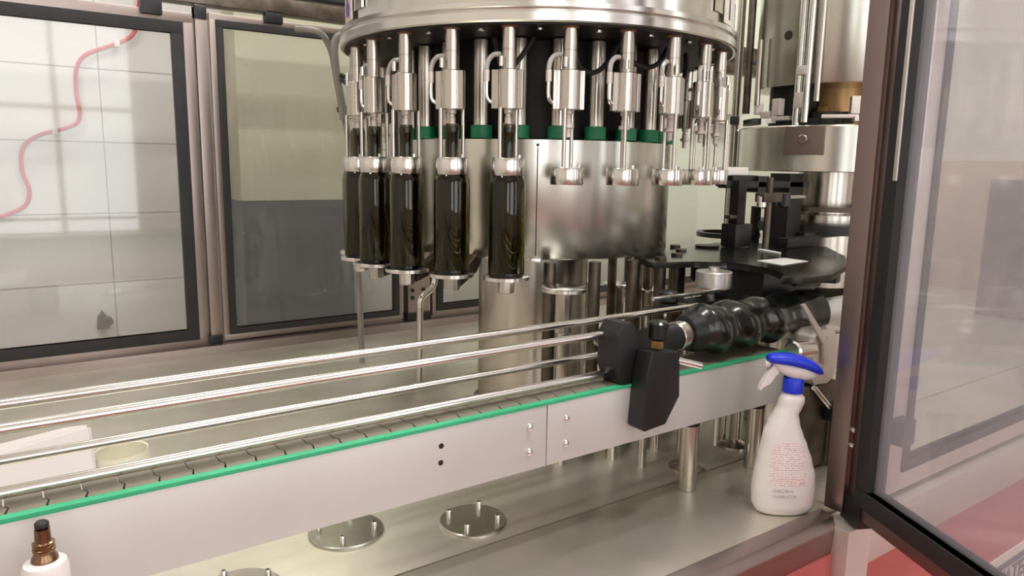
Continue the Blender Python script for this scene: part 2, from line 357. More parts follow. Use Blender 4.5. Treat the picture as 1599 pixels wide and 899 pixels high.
for x, z in ((0.518, -0.411), (0.517, -0.437)):
    TB(cv).lathe([(0.0042, 0.0), (0.0042, 0.0006), (0, 0.0006)], (x, 0.905, z), (0, -1, 0), 16).done('bolt_hole', black_pl)
for x, y in ((1.118, 0.948), (1.327, 0.946), (-0.3, 0.948)):
    lg = TB(cv).cyl((x, y, BZ), (x, y, -0.507), 0.0185, ch=0.001, seg=28).done('leg', steel)
    TB(cv).cyl((x, y, -0.507), (x, y, -0.502), 0.019, seg=28).done('seal_ring', black_pl, lg) if False else None
    l2 = TB(cv).cyl((x, y, -0.507), (x, y, -0.50), 0.0193, seg=28).done('leg_seal', black_pl)
    TB(cv).cyl((x, y, -0.50), (x, y, -0.43), 0.013, seg=20).done('leg_spigot', steel_shiny)
for x, y in ((1.20, 1.02), (1.40, 1.05)):
    TB(cv).lathe([(0.04, 0), (0.04, 0.004), (0.02, 0.010), (0.0135, 0.016), (0.0135, 0.2)], (x, y, BZ), seg=28).done('rear_leg', steel)
TB(cv).cyl((1.262, 1.0, -0.60), (1.262, 1.0, -0.45), 0.005).done('drain_pipe', steel_shiny)

# guide rails
RL = [('round steel guide rail, upper one on the near side of the chain', 0.945, -0.292, X0, 0.915, 0.0068),
      ('round steel guide rail, lower one on the near side just above the chain', 0.945, -0.3645, X0, 0.915, 0.0068),
      ('longest guide rail, upper one on the far side reaching the feed screw', 1.03, -0.288, X0, 1.215, 0.0066),
      ('guide rail, lower one on the far side, second from the chain', 1.03, -0.357, X0, 0.998, 0.0064)]
for lab, y, z, xa, xb, r in RL:
    t = thing('guide_rail', lab, 'rail', ((xa + xb) / 2, y, z), 0, 'guide rails of the conveyor')
    L = (xb - xa) / 2
    MB().cyl((-L, 0, 0), (L, 0, 0), r, seg=20, ch=0.0015).build('bar', steel_shiny, t)
    for q in (0.03 - L, L - 0.02):
        if y > 1: MB().cyl((q, r * 0.6, 0), (q, 0.035, 0), 0.004).build('standoff', steel, t)
    if y > 1: MB().cyl((0.03 - L, 0.035, 0.01), (0.03 - L, 0.035, -0.388 - z), 0.005).build('post', steel, t)
    else: MB().cyl((0.03 - L, 0, -r * 0.6), (0.03 - L, 0, -0.378 - z), 0.003).build('post', steel, t)

# black clamp bracket on the near side plate
bk = thing('rail_clamp', 'black plastic rail clamp bolted to the conveyor side plate', 'clamp', (0.94, 0.89, -0.452))
TB(bk).prism([(0.915, -0.315), (0.925, -0.318), (0.985, -0.322), (0.990, -0.405), (0.957, -0.452), (0.905, -0.456), (0.898, -0.45), (0.905, -0.36)], 0.868, 0.903, 'y', 0.002).done('arm', black_pl)
TB(bk).prism([(0.866, -0.285), (0.880, -0.266), (0.905, -0.268), (0.925, -0.300), (0.930, -0.385), (0.905, -0.392), (0.880, -0.376), (0.866, -0.345)], 0.905, 0.955, 'y', 0.004).done('rail_block', black_pl)
TB(bk).cyl((0.955, 0.895, -0.302), (0.955, 0.895, -0.268), 0.019, ch=0.004, seg=28).done('knob', black_gl)
TB(bk).lathe([(0.011, 0), (0.011, 0.014)], (0.955, 0.895, -0.317), seg=6).done('nut', brass, label='brass nut')
TB(bk).cyl((0.972, 0.88, -0.335), (1.030, 0.855, -0.352), 0.0065, ch=0.001).done('handle', steel_shiny, label='steel clamp pin')

# ================================================================== FEED SCREW
fs = thing('feed_screw', 'glossy dark green plastic feed screw with deep spiral pockets', 'feed screw', (1.28, 0.955, -0.318))
R_, L0, L1 = 0.0535, 1.12, 1.51
mb = TB(fs); rings = []; NU, NV = 110, 48
for i in range(NU + 1):
    u = i / NU; x = L0 + (L1 - L0) * u; rg = []
    for k in range(NV):
        th = 2 * PI * k / NV
        ph = (x - L0) / 0.088 - th / (2 * PI)
        depth = 0.0105 * min(1, max(0, (0.9 - u) * 2.5)) + 0.001
        r = R_ - depth * (0.5 - 0.5 * math.cos(2 * PI * ph)) ** 1.0
        if u < 0.05: r *= 0.72 + 5.6 * u
        rg.append(mb.bm.verts.new((x, 0.955 + r * math.cos(th), -0.318 + r * math.sin(th))))
    rings.append(rg)
for a, b in zip(rings, rings[1:]):
    for k in range(NV): mb.bm.faces.new((a[k], a[(k + 1) % NV], b[(k + 1) % NV], b[k]))
mb.bm.faces.new(rings[0][::-1]); mb.bm.faces.new(rings[-1])
mb.done('screw', screw_m, sharp=60)
TB(fs).cyl((1.092, 0.955, -0.318), (1.12, 0.955, -0.318), 0.034, 0.042, seg=36).done('end_collar', black_pl)
TB(fs).cyl((1.068, 0.955, -0.322), (1.092, 0.955, -0.32), 0.0285, seg=36, ch=0.002).done('bearing_ring', steel_shiny, label='bright steel bearing ring')
TB(fs).cyl((0.985, 0.955, -0.322), (1.0675, 0.955, -0.322), 0.0262, seg=32, ch=0.002).done('bearing_block', black_pl)
TB(fs).cyl((1.51, 0.955, -0.322), (1.74, 0.955, -0.322), 0.029, seg=36, ch=0.002).done('drive_tube', steel_satin, label='thick bright steel drive tube')

# drive gearbox next to the screw
gb = thing('drive_gearbox', 'cast aluminium drive gearbox at the right end of the conveyor', 'gearbox', (1.45, 0.88, -0.45))
TB(gb).prism([(1.395, -0.345), (1.41, -0.332), (1.462, -0.335), (1.478, -0.35), (1.484, -0.41), (1.478, -0.444), (1.455, -0.456), (1.405, -0.452), (1.392, -0.43)], 0.862, 0.915, 'y', 0.007).done('housing', alu_white)
TB(gb).cyl((1.330, 0.872, -0.368), (1.395, 0.872, -0.372), 0.0205, seg=28, ch=0.004).done('motor_end', steel_shiny)
TB(gb).lathe([(0.011, 0), (0.011, 0.003), (0.008, 0.003), (0.008, 0.001), (0, 0.001)], (1.425, 0.862, -0.358), (0, -1, 0), 20).done('bolt', steel)
TB(gb).box(1.476, 1.52, 0.87, 0.915, -0.43, -0.35, 0.006).done('end_cap', alu_white)
TB(gb).cyl((1.445, 0.875, -0.334), (1.515, 0.875, -0.345), 0.008, ch=0.003).done('grease_pipe', alu_white)
TB(gb).tube([(1.515, 0.875, -0.345), (1.53, 0.875, -0.340), (1.55, 0.875, -0.330)], 0.008).done('elbow', alu_white)
TB(gb).box(1.39, 1.50, 0.862, 0.915, -0.64, -0.455, 0.003).done('mount', steel_dark)
st = tag(MB().prism([(1.322, -0.268), (1.334, -0.266), (1.426, -0.352), (1.432, -0.402), (1.420, -0.405), (1.413, -0.36)], 0.853, 0.858, 'y', 0.001).build('support_strap', alu_white), 'bent pale steel strap running down over the gearbox', 'strap')
lv = thing('clamp_lever', 'short steel lever with black end behind the spray bottle neck', 'lever', (1.45, 0.855, -0.50))
TB(lv).cyl((1.392, 0.855, -0.452), (1.455, 0.85, -0.508), 0.006, ch=0.001).done('rod', steel_shiny)
TB(lv).box(1.448, 1.50, 0.835, 0.872, -0.535, -0.500, 0.005).done('grip', black_pl)
TB(lv).cyl((1.475, 0.853, -0.533), (1.475, 0.853, BZ), 0.007).done('stud', steel)

# ================================================================== FILLER CAROUSEL
FX, FY, FR, N = 1.207, 1.605, 0.470, 24
fc = thing('filler_carousel', 'large round bottle filling carousel with ring of steel valves above drum', 'filling machine', (FX, FY, BZ))
def FB(): return MB()
ZC = -BZ                                                     # local z = z + 0.645
MB().lathe([(0.16, 0.0), (0.16, 0.006), (0.148, 0.012), (0.148, 0.60), (0.30, 0.615)], seg=72).build('centre_column', steel, fc)
MB().lathe([(0.20, -0.209 + ZC), (0.353, -0.209 + ZC), (0.355, -0.205 + ZC), (0.355, 0.058 + ZC), (0.351, 0.061 + ZC), (0.30, 0.061 + ZC)], seg=96).build('drum', steel_drum, fc, label='wide brushed steel drum')
MB().lathe([(0.30, 0.055 + ZC), (0.30, 0.285 + ZC)], seg=48, cap=True).build('inner_core', dark_in, fc)
# seam and fixing hole on the drum face
sa = math.radians(-126.0)
mb = MB(); mb.box(0.354, 0.3558, -0.0012, 0.0012, -0.200 + ZC, 0.040 + ZC, rot=Matrix.Rotation(sa, 3, 'Z'), piv=(0, 0, 0)); mb.build('drum_seam', black_pl, fc)
d = Vector((math.cos(sa), math.sin(sa), 0))
MB().cyl(tuple(d * 0.353 + Vector((0, 0, 0.046 + ZC))), tuple(d * 0.3562 + Vector((0, 0, 0.046 + ZC))), 0.0035, seg=12).build('drum_screw', black_pl, fc)
MB().box(0.352, 0.362, -0.012, 0.012, -0.214 + ZC, -0.206 + ZC, 0.001, rot=Matrix.Rotation(sa, 3, 'Z'), piv=(0, 0, 0)).build('drum_latch', steel_shiny, fc)
# upper ring and tank
MB().ring(0.27, 0.494, 0.276 + ZC, 0.288 + ZC, seg=96).build('upper_disc', dark_in, fc)
MB().lathe([(0.488, 0.279 + ZC), (0.501, 0.279 + ZC), (0.504, 0.282 + ZC), (0.505, 0.298 + ZC), (0.501, 0.302 + ZC), (0.4995, 0.304 + ZC), (0.503, 0.308 + ZC), (0.503, 0.318 + ZC), (0.488, 0.322 + ZC), (0.488, 0.279 + ZC)], seg=120, cap=False).build('ring_rim', steel_shiny, fc, label='bright rolled steel rim of the ring')
MB().lathe([(0.30, 0.289 + ZC), (0.478, 0.315 + ZC), (0.482, 0.325 + ZC), (0.482, 0.72 + ZC), (0.40, 0.76 + ZC), (0.0, 0.78 + ZC)], seg=96).build('tank', steel_shiny, fc)
for k in range(12):
    a = math.radians(-133.8 + 30 * k + 7)
    mb = MB(); mb.box(0.481, 0.4875, -0.052, 0.052, 0.345 + ZC, 0.62 + ZC, 0.002, rot=Matrix.Rotation(a, 3, 'Z'), piv=(0, 0, 0)); mb.build('tank_panel', steel_shiny if k % 2 else steel_drum, fc)
for k, (a, s_) in enumerate(((-192, '6'), (-63.5, '1'), (-52, '2'))):
    a = math.radians(a); rot = Matrix.Rotation(a, 3, 'Z')
    mb = MB(); mb.box(0.488, 0.492, -0.035, 0.035, 0.328 + ZC, 0.43 + ZC, 0.001, rot=rot, piv=(0, 0, 0)); pl = mb.build('number_plate', cream_pl if k else alu_white, fc)
    t_ = text('number', s_, 0.075, violet, pl, tuple(rot @ Vector((0.4928, 0, 0.362 + ZC))), (PI / 2, 0, a + PI / 2))
# rollers / clips on the rim
for k in range(24):
    a = math.radians(-133.8 + 15 * k + 7.5)
    p = Vector((math.cos(a), math.sin(a), 0))
    MB().lathe([(0.007, 0), (0.007, 0.004), (0.004, 0.006)], tuple(p * 0.462 + Vector((0, 0, 0.270 + ZC))), seg=10).build('rim_bolt', steel_shiny, fc)

def valve():
    v = MB(); v.cyl((0, 0, 0.113), (0, 0, 0.192), 0.0235, seg=32, ch=0.0015)
    v.box(-0.004, 0.010, -0.034, -0.020, 0.114, 0.191, 0.002); v.box(-0.004, 0.010, 0.020, 0.030, 0.114, 0.191, 0.002)
    v = v.build('filling_valve', steel, fc)
    MB().lathe([(0.0148, 0.192), (0.0148, 0.2285), (0.0138, 0.2290), (0.0138, 0.2305), (0.0148, 0.231), (0.0148, 0.278)], seg=24).build('supply_tube', steel, v)
    MB().lathe([(0.0155, 0.272), (0.0175, 0.275), (0.0175, 0.278)], seg=20).build('rust_collar', rust, v)
    MB().cyl((0.022, -0.0125, 0.196), (0.022, -0.0125, 0.215), 0.0045, seg=12).build('air_stub', steel_shiny, v)
    MB().tube([(0.0, -0.018, 0.222), (0.006, -0.030, 0.220), (0.008, -0.040, 0.210), (0.010, -0.044, 0.196), (0.010, -0.044, 0.188)], 0.0052).build('vent_hose', clear_hose, v)
    MB().cyl((0.010, -0.044, 0.190), (0.010, -0.044, 0.168), 0.0062, seg=14).build('hose_sleeve', alu_white, v)
    MB().tube([(0.010, -0.044, 0.170), (0.010, -0.044, 0.145), (0.009, -0.042, 0.134), (0.006, -0.036, 0.128), (0.005, -0.028, 0.126)], 0.0042).build('vent_pipe', steel_shiny, v)
    MB().lathe([(0.009, 0.113), (0.009, 0.106), (0.006, 0.104), (0.006, 0.098), (0.0075, 0.097), (0.0075, 0.086), (0.012, 0.085), (0.012, 0.078), (0.006, 0.076), (0.006, 0.060), (0.004, 0.058)][::-1], seg=18).build('coupling', alu_white, v)
    return v
def bell_parts(v, low):
    z = low
    b = MB(); b.lathe([(0.0335, z), (0.0345, z + 0.002), (0.0345, z + 0.033), (0.0335, z + 0.035), (0.012, z + 0.035)], seg=32); b = b.build('centring_bell', steel_shiny, v)
    for (rx, ty) in ((0.026, -0.0125), (-0.026, 0.0125)):
        MB().cyl((rx, ty, z + 0.033), (rx, ty, 0.115), 0.0042, seg=14).build('guide_rod', steel, v)
    MB().cyl((0.0, 0.024, z + 0.034), (0.0, 0.024, z + 0.042), 0.004, seg=10).build('set_screw', steel_shiny, v)
def platform(zt, low):
    p = MB(); p.lathe([(0.046, zt - 0.009), (0.049, zt - 0.008), (0.049, zt - 0.001), (0.0475, zt), (0.0, zt)], seg=40); p = p.build('lift_platform', steel_shiny, fc)
    MB().cyl((0, 0, zt - 0.038 if not low else zt - 0.10), (0, 0, zt - 0.009), 0.018, seg=10, ch=0.002).build('lift_piston', steel, p)
    if not low: MB().prism([(-0.13, -0.209), (-0.10, -0.240), (-0.018, zt - 0.034), (-0.018, zt - 0.012), (-0.10, -0.2)], -0.012, 0.012, 'y', 0.002).build('lift_arm', steel_dark, p)
    else:
        MB().cyl((0, 0, BZ), (0, 0, zt - 0.09), 0.013, seg=16).build('guide_post', steel, p)
    for yy in (-0.018,) if low else ():
        MB().cyl((-0.075, yy, BZ), (-0.075, yy, -0.209), 0.014, seg=20).build('guide_column', steel_dark, p)
    return p
v_up = valve(); v_low = copy_tree(v_up, fc)
bell_parts(v_up, -0.020); bell_parts(v_low, -0.037)
p_up = platform(-0.229, False); p_mid = platform(-0.252, True); p_low = platform(-0.372, True)
it = MB().cyl((0, 0, 0.084), (0, 0, 0.273), 0.0185, seg=20); it = it.build('return_tube', steel, fc)
gc = MB().lathe([(0.0245, 0.061), (0.0245, 0.088), (0.022, 0.089)], seg=20); gc = gc.build('green_collar', green_dk, it, label='green plastic collar')
used = set()
def put(o, a, r):
    c = o if o.name not in used else copy_tree(o, fc)
    used.add(o.name)
    c.location = (r * math.cos(a), r * math.sin(a), ZC); c.rotation_euler = (0, 0, a); return c
for i in range(-8, 16):
    a = math.radians(-133.8 + 15 * (i - 4))
    raised = i <= 4
    put(v_up if raised else v_low, a, FR)
    put(p_up if raised else (p_mid if i == 5 else p_low), a, FR)
    put(it, a + math.radians(0.5), 0.335)
# curved dark hoses between the inner tubes
for k, (a0, a1, dz) in enumerate(((-117, -101, 0.05), (-100, -80, 0.03), (-84, -66, 0.055), (-140, -128, 0.045))):
    pts = []
    for q in range(7):
        t_ = q / 6; a = math.radians(a0 + (a1 - a0) * t_); r = 0.40 + 0.02 * math.sin(PI * t_)
        pts.append((r * math.cos(a), r * math.sin(a), 0.265 - (dz + 0.02) * math.sin(PI * t_ ** 0.7) + ZC))
    MB().tube(pts, 0.0055).build('loop_hose', rubber, fc)
# support posts behind the carousel, right
for (x, y, r) in ((0.47, 0.02, 0.016), (0.44, -0.10, 0.02), (0.50, 0.12, 0.018)):
    MB().cyl((x, y, 0.0), (x, y, 0.30 + ZC if r < 0.017 else 0.2), r, seg=20).build('support_post', steel_dark, fc)

# bottles
def bottle():
    o = MB(); r = 0.0385
    o.lathe([(0.0, 0.012), (0.018, 0.008), (0.032, 0.0), (r - 0.002, 0.001), (r, 0.004), (r, 0.186), (r * 0.97, 0.197), (r * 0.86, 0.208), (r * 0.64, 0.219), (0.017, 0.228), (0.0148, 0.240),
             (0.0142, 0.290), (0.0155, 0.293), (0.0160, 0.300), (0.0160, 0.307), (0.0145, 0.308), (0.0145, 0.313), (0.0095, 0.313), (0.0095, 0.250), (0.0125, 0.226), (0.028, 0.206), (0.0325, 0.19), (0.0325, 0.012), (0.028, 0.010), (0.018, 0.013), (0.0, 0.016)], seg=40)
    return o.build('wine_bottle', glass_m)
b0 = bottle(); b0.location = (0, 0, 0)
BL = {4: 'olive glass bottle with light shining through, nearest the drum seam', 3: 'black-looking glass bottle second from the see-through olive one', 2: 'dark glass bottle third from the olive one, in the middle of the row',
      1: 'dark glass bottle on the carousel, second from the far end of the row', 0: 'dark glass bottle outermost at the far end of the visible row',
      -1: 'dark glass bottle mostly hidden behind the outermost bottle', -2: 'dark glass bottle behind the outermost ones, farthest round the carousel'}
for n_, (i, lab) in enumerate(BL.items()):
    o = b0 if n_ == 0 else b0.copy()
    if n_: C.objects.link(o)
    a = math.radians(-133.8 + 15 * (i - 4))
    o.location = (FX + FR * math.cos(a), FY + FR * math.sin(a), -0.229 + H); tag(o, lab, 'bottle', 'dark glass bottles standing on the carousel')

# ================================================================== STAR WHEEL AND GUIDES
sw = thing('star_wheel_guide', 'black star wheel and plastic guide plate between filler and capper', 'star wheel', (1.55, 1.15, BZ))
TB(sw).prism([(1.272, 1.261), (1.238, 1.185), (1.344, 1.154), (1.400, 1.105), (1.412, 1.050), (1.400, 0.985), (1.349, 0.916), (1.30, 0.89), (1.34, 0.868), (1.436, 0.862), (1.60, 0.93), (1.779, 1.036), (1.954, 1.199), (1.876, 1.336), (1.763, 1.433), (1.522, 1.365), (1.38, 1.33)], -0.229, -0.215, 'z', 0.001).done('guide_plate', black_gl)
pts = []
for k in range(96):
    th = 2 * PI * k / 96; r = 0.165 - 0.034 * max(0, math.cos(8 * th)) ** 0.7
    pts.append((1.60 + r * math.cos(th), 1.13 + r * math.sin(th)))
TB(sw).prism(pts, -0.345, -0.325, 'z').done('star_wheel', black_pl)
TB(sw).prism([(x * 1.0, y) for x, y in pts], -0.265, -0.245, 'z').done('star_wheel', black_pl)
TB(sw).cyl((1.60, 1.13, -0.325), (1.60, 1.13, -0.229), 0.10, seg=40).done('hub', black_pl)
TB(sw).prism([(1.40, 1.14), (1.425, 1.06), (1.425, 1.02), (1.50, 1.00), (1.62, 1.02), (1.76, 1.08), (1.88, 1.20), (1.74, 1.36), (1.5, 1.3)], -0.288, -0.229, 'z').done('guide_body', black_pl)
TB(sw).cyl((1.60, 1.13, BZ), (1.60, 1.13, -0.345), 0.04, seg=32).done('drive_shaft', steel)
TB(sw).prism([(1.02, 1.05), (1.35, 1.055), (1.42, 1.07), (1.42, 1.10), (1.22, 1.078), (1.03, 1.085)], -0.372, -0.352, 'z', 0.002).done('lower_guide', black_pl)
TB(sw).prism([(1.08, 1.045), (1.36, 1.05), (1.43, 1.06), (1.42, 1.12), (1.22, 1.10), (1.08, 1.07)], -0.300, -0.288, 'z', 0.002).done('middle_guide', black_pl)
TB(sw).cyl((1.19, 1.09, -0.288), (1.19, 1.09, -0.262), 0.022, ch=0.004, seg=24).done('guide_knob', black_pl)
TB(sw).cyl((1.08, 1.12, -0.352), (1.08, 1.12, -0.332), 0.020, ch=0.005, seg=24).done('guide_knob', steel_dark)
for x, y in ((1.39, 1.08), (1.25, 1.085), (1.12, 1.08)):
    TB(sw).cyl((x, y, BZ), (x, y, -0.29), 0.009, seg=16).done('standoff', steel)
for x, y in ((1.50, 1.36), (1.90, 1.25)):
    TB(sw).cyl((x, y, BZ if x > 1.4 else -0.3), (x, y, -0.229), 0.012, seg=16).done('standoff', steel_dark)
TB(sw).box(1.10, 1.30, 1.045, 1.055, -0.27, -0.262, 0.001).done('guide_strip', steel_shiny)
# white paper lying on the guide plate
tag(MB().prism([(1.487, 1.087), (1.470, 1.005), (1.590, 1.019), (1.594, 1.086)], -0.2148, -0.2136, 'z').build('paper_sheet', paper), 'white paper sheet lying flat on the black guide plate', 'paper')
tag(MB().prism([(1.681, 1.229), (1.700, 1.235), (1.673, 1.151), (1.650, 1.14)], -0.2148, -0.2110, 'z').build('plastic_strip', paper), 'narrow white strip lying behind the paper on black plate', 'strip')
kb = thing('height_knob', 'turned bright steel cap knob standing in front of black guide plate', 'knob', (1.325, 1.085, -0.300))
TB(kb).cyl((1.325, 1.085, -0.288), (1.325, 1.085, -0.268), 0.009, seg=16).done('stem', steel_shiny)
TB(kb).lathe([(0.038, 0), (0.040, 0.002), (0.040, 0.036), (0.038, 0.038), (0.012, 0.039), (0.012, 0.046), (0.0, 0.046)], (1.322, 1.078, -0.264), seg=44).done('cap', steel_turned)

# ================================================================== CAPPER
CX, CY = 2.25, 1.40
cp = thing('capping_head', 'tall steel capping machine of stacked cylinders beside the filler', 'capping machine', (CX, CY, BZ))
TB(cp).lathe([(0.20, 0.252), (0.240, 0.254), (0.242, 0.258), (0.242, 0.95), (0.235, 0.955)], (CX, CY, 0), seg=80).done('upper_cylinder', steel_drum)
TB(cp).lathe([(0.10, 0.13), (0.10, 0.252)], (CX, CY, 0), seg=48).done('bronze_column', copper, label='bronze coloured middle column')
TB(cp).lathe([(0.275, -0.004), (0.285, -0.002), (0.285, 0.128), (0.280, 0.132), (0.10, 0.135)], (CX, CY, 0), seg=96).done('lower_band', steel_drum)
TB(cp).lathe([(0.13, -0.14), (0.085, -0.135), (0.085, -0.004)], (CX, CY, 0), seg=48).done('lower_column', steel)
TB(cp).ring(0.085, 0.22, -0.195, -0.165, (CX, CY, 0)).done('star_ring', black_pl)
TB(cp).ring(0.17, 0.21, -0.125, -0.11, (CX, CY, 0), 64).done('guide_ring', steel_dark)
TB(cp).lathe([(0.16, BZ), (0.16, -0.40), (0.12, -0.37), (0.12, -0.14)], (CX, CY, 0), seg=64).done('pedestal', steel)
TB(cp).ring(0.12, 0.24, -0.30, -0.285, (CX, CY, 0)).done('star_ring', black_pl)
va = math.atan2(-CY, -CX)
def cpos(a_deg, r, z):
    a = va + math.radians(a_deg); return Vector((CX + r * math.cos(a), CY + r * math.sin(a), z))
rot = Matrix.Rotation(va + math.radians(-14), 3, 'Z')
mb = MB(); mb.box(0.283, 0.290, -0.058, 0.058, 0.045, 0.128, 0.002, rot=rot, piv=(0, 0, 0)); mb.cyl(tuple(rot @ Vector((0.289, -0.002, 0.09))), tuple(rot @ Vector((0.303, -0.002, 0.09))), 0.014, seg=18, ch=0.003)
mb.build('fixing_plate', alu_post, cp, off=(0, 0, ZC))
for a, r, z0, z1, rr, m in ((-22, 0.262, 0.05, 0.9, 0.011, steel_shiny), (-16, 0.27, 0.14, 0.9, 0.010, steel_shiny), (-10, 0.262, 0.20, 0.9, 0.008, steel), (-88, 0.30, -0.2, 0.9, 0.013, steel),
                          (-75, 0.27, 0.18, 0.9, 0.012, steel_dark), (-58, 0.262, 0.20, 0.40, 0.009, steel), (40, 0.262, 0.13, 0.3, 0.012, steel_dark)):
    TB(cp).cyl(cpos(a, r, z0), cpos(a, r, z1), rr, seg=14).done('tie_rod', m)
for a, r, z, s_, m in ((-19, 0.268, 0.29, (0.03, 0.026), alu_white), (-20, 0.265, 0.205, (0.024, 0.045), alu_white), (-50, 0.24, 0.17, (0.05, 0.02), alu_white), (-60, 0.25, 0.19, (0.02, 0.035), alu_white),
                       (-38, 0.25, 0.19, (0.028, 0.05), alu_white), (-44, 0.25, 0.15, (0.02, 0.015), paper), (-33, 0.255, 0.155, (0.06, 0.012), alu_white), (15, 0.24, 0.19, (0.03, 0.05), alu_white), (18, 0.25, 0.15, (0.04, 0.014), alu_white),
                       (5, 0.24, 0.158, (0.10, 0.010), alu_white), (-65, 0.26, 0.15, (0.10, 0.02), black_pl), (-30, 0.2, 0.145, (0.16, 0.022), black_pl), (10, 0.15, 0.16, (0.07, 0.035), dark_in), (30, 0.22, 0.15, (0.07, 0.03), black_pl), (-12, 0.12, 0.17, (0.03, 0.05), brass)):
    R2 = Matrix.Rotation(va + math.radians(a), 3, 'Z')
    mb = MB(); mb.box(r - 0.012, r + 0.012, -s_[0] / 2, s_[0] / 2, z - s_[1] / 2, z + s_[1] / 2, 0.002, rot=R2, piv=(0, 0, 0)); mb.build('head_bracket', m, cp, off=(0, 0, ZC))
p0 = cpos(-42, 0.2415, 0.33)
TB(cp).cyl(cpos(-35, 0.2405, 0.40), cpos(-35, 0.2435, 0.40), 0.014, seg=20).done('cylinder_hole', black_pl)
# dark lower arms and guide rings left of the column
for a, r, z0, z1, rr in ((-95, 0.30, BZ, 0.0, 0.022), (-70, 0.22, -0.28, -0.12, 0.016), (-45, 0.2, -0.285, -0.16, 0.024)):
    TB(cp).cyl(cpos(a, r, z0), cpos(a, r, z1), rr, seg=16).done('arm_post', dark_in)
TB(cp).tube([cpos(-70, 0.20, -0.03), cpos(-60, 0.20, -0.08), cpos(-50, 0.20, -0.14)], 0.016).done('discharge_tube', cream_pl, label='slanting cream tube')
gx = cpos(-78, 0.30, 0)
TB(cp).ring(0.085, 0.105, -0.225, -0.210, (gx.x, gx.y, 0), 48).done('pocket_ring', black_pl)
TB(cp).tube([cpos(-78, 0.30 - 0.2, -0.2175), cpos(-78, 0.17, -0.2175)], 0.010, smooth=False).done('ring_arm', black_pl)
for k, (a, r, z, L) in enumerate(((-88, 0.33, -0.045, 0.14), (-68, 0.27, -0.03, 0.20), (-84, 0.30, 0.16, 0.10))):
    R2 = Matrix.Rotation(va + math.radians(a), 3, 'Z')
    mb = MB(); mb.box(r - 0.015, r + 0.015, -L / 2, L / 2, z - 0.012, z + 0.012, 0.003, rot=R2, piv=(0, 0, 0)); mb.build('arm', black_pl, cp, off=(0, 0, ZC))

for nm, m_, bx in (('guide_arm', white_pl, (1.655, 1.765, 1.34, 1.37, -0.016, 0.006)), ('arm', black_pl, (1.66, 2.05, 1.33, 1.36, -0.052, -0.032)), ('arm', black_pl, (1.70, 1.80, 1.34, 1.37, -0.032, -0.018)),
                   ('arm_block', black_pl, (1.80, 1.85, 1.33, 1.38, -0.065, -0.018)), ('arm_block', dark_in, (1.95, 2.02, 1.33, 1.40, -0.20, -0.010)), ('arm', black_pl, (2.0, 2.2, 1.30, 1.33, -0.205, -0.185)),
                   ('guide_block', black_pl, (1.675, 1.745, 1.30, 1.35, -0.214, -0.150)), ('guide_block', dark_in, (1.69, 1.725, 1.31, 1.34, -0.150, -0.03)), ('clamp_block', dark_in, (1.80, 1.95, 1.22, 1.26, -0.214, -0.188)), ('clamp_block', steel_dark, (1.66, 1.69, 1.31, 1.33, -0.135, -0.125))):
    TB(cp).box(*bx, 0.003).done(nm, m_)
TB(cp).lathe([(0.032, 0), (0.034, 0.006), (0, 0.008)], (1.62, 1.35, -0.2145), seg=28).done('plate_cap', black_pl)
TB(cp).cyl(cpos(-62, 0.13, 0.135), cpos(-62, 0.13, 0.252), 0.075, seg=28).done('dark_cylinder', dark_in)  # plain dark cylinders filling the gap between lower band and upper cylinder
TB(cp).cyl(cpos(-5, 0.17, 0.135), cpos(-5, 0.17, 0.175), 0.045, seg=24).done('dark_cylinder', dark_in)
sbx = thing('wall_box', 'pale box with black top edge fixed high on the rear wall by the capper', 'box', (3.86, 3.14, 0.34))
MB().box(-0.115, 0.115, -0.06, 0.058, 0.0, 0.30, 0.004).build('housing', paint_cream, sbx)
MB().box(-0.12, 0.12, -0.065, 0.058, 0.30, 0.306, 0.001).build('rim', paper, sbx)
MB().box(-0.12, 0.12, -0.065, 0.058, 0.306, 0.33, 0.002).build('lid', black_pl, sbx)
# roller lever on the filler's right
rl = thing('cam_roller', 'small steel cam roller arm standing right of the filling bells', 'cam roller', (1.70, 1.22, BZ))
TB(rl).cyl((1.70, 1.22, -0.215), (1.70, 1.22, -0.02), 0.009, seg=14).done('post', steel_dark)
TB(rl).box(1.66, 1.74, 1.205, 1.235, -0.085, -0.06, 0.004).done('arm', steel_dark)
TB(rl).cyl((1.765, 1.22, -0.10), (1.765, 1.22, -0.06), 0.018, seg=20, ch=0.003).done('roller', black_pl)
TB(rl).cyl((1.67, 1.22, -0.10), (1.67, 1.22, -0.068), 0.013, seg=18, ch=0.003).done('nut', steel_shiny)
TB(rl).cyl((1.74, 1.22, -0.0725), (1.86, 1.22, -0.0725), 0.005, seg=10).done('pin', steel_shiny)

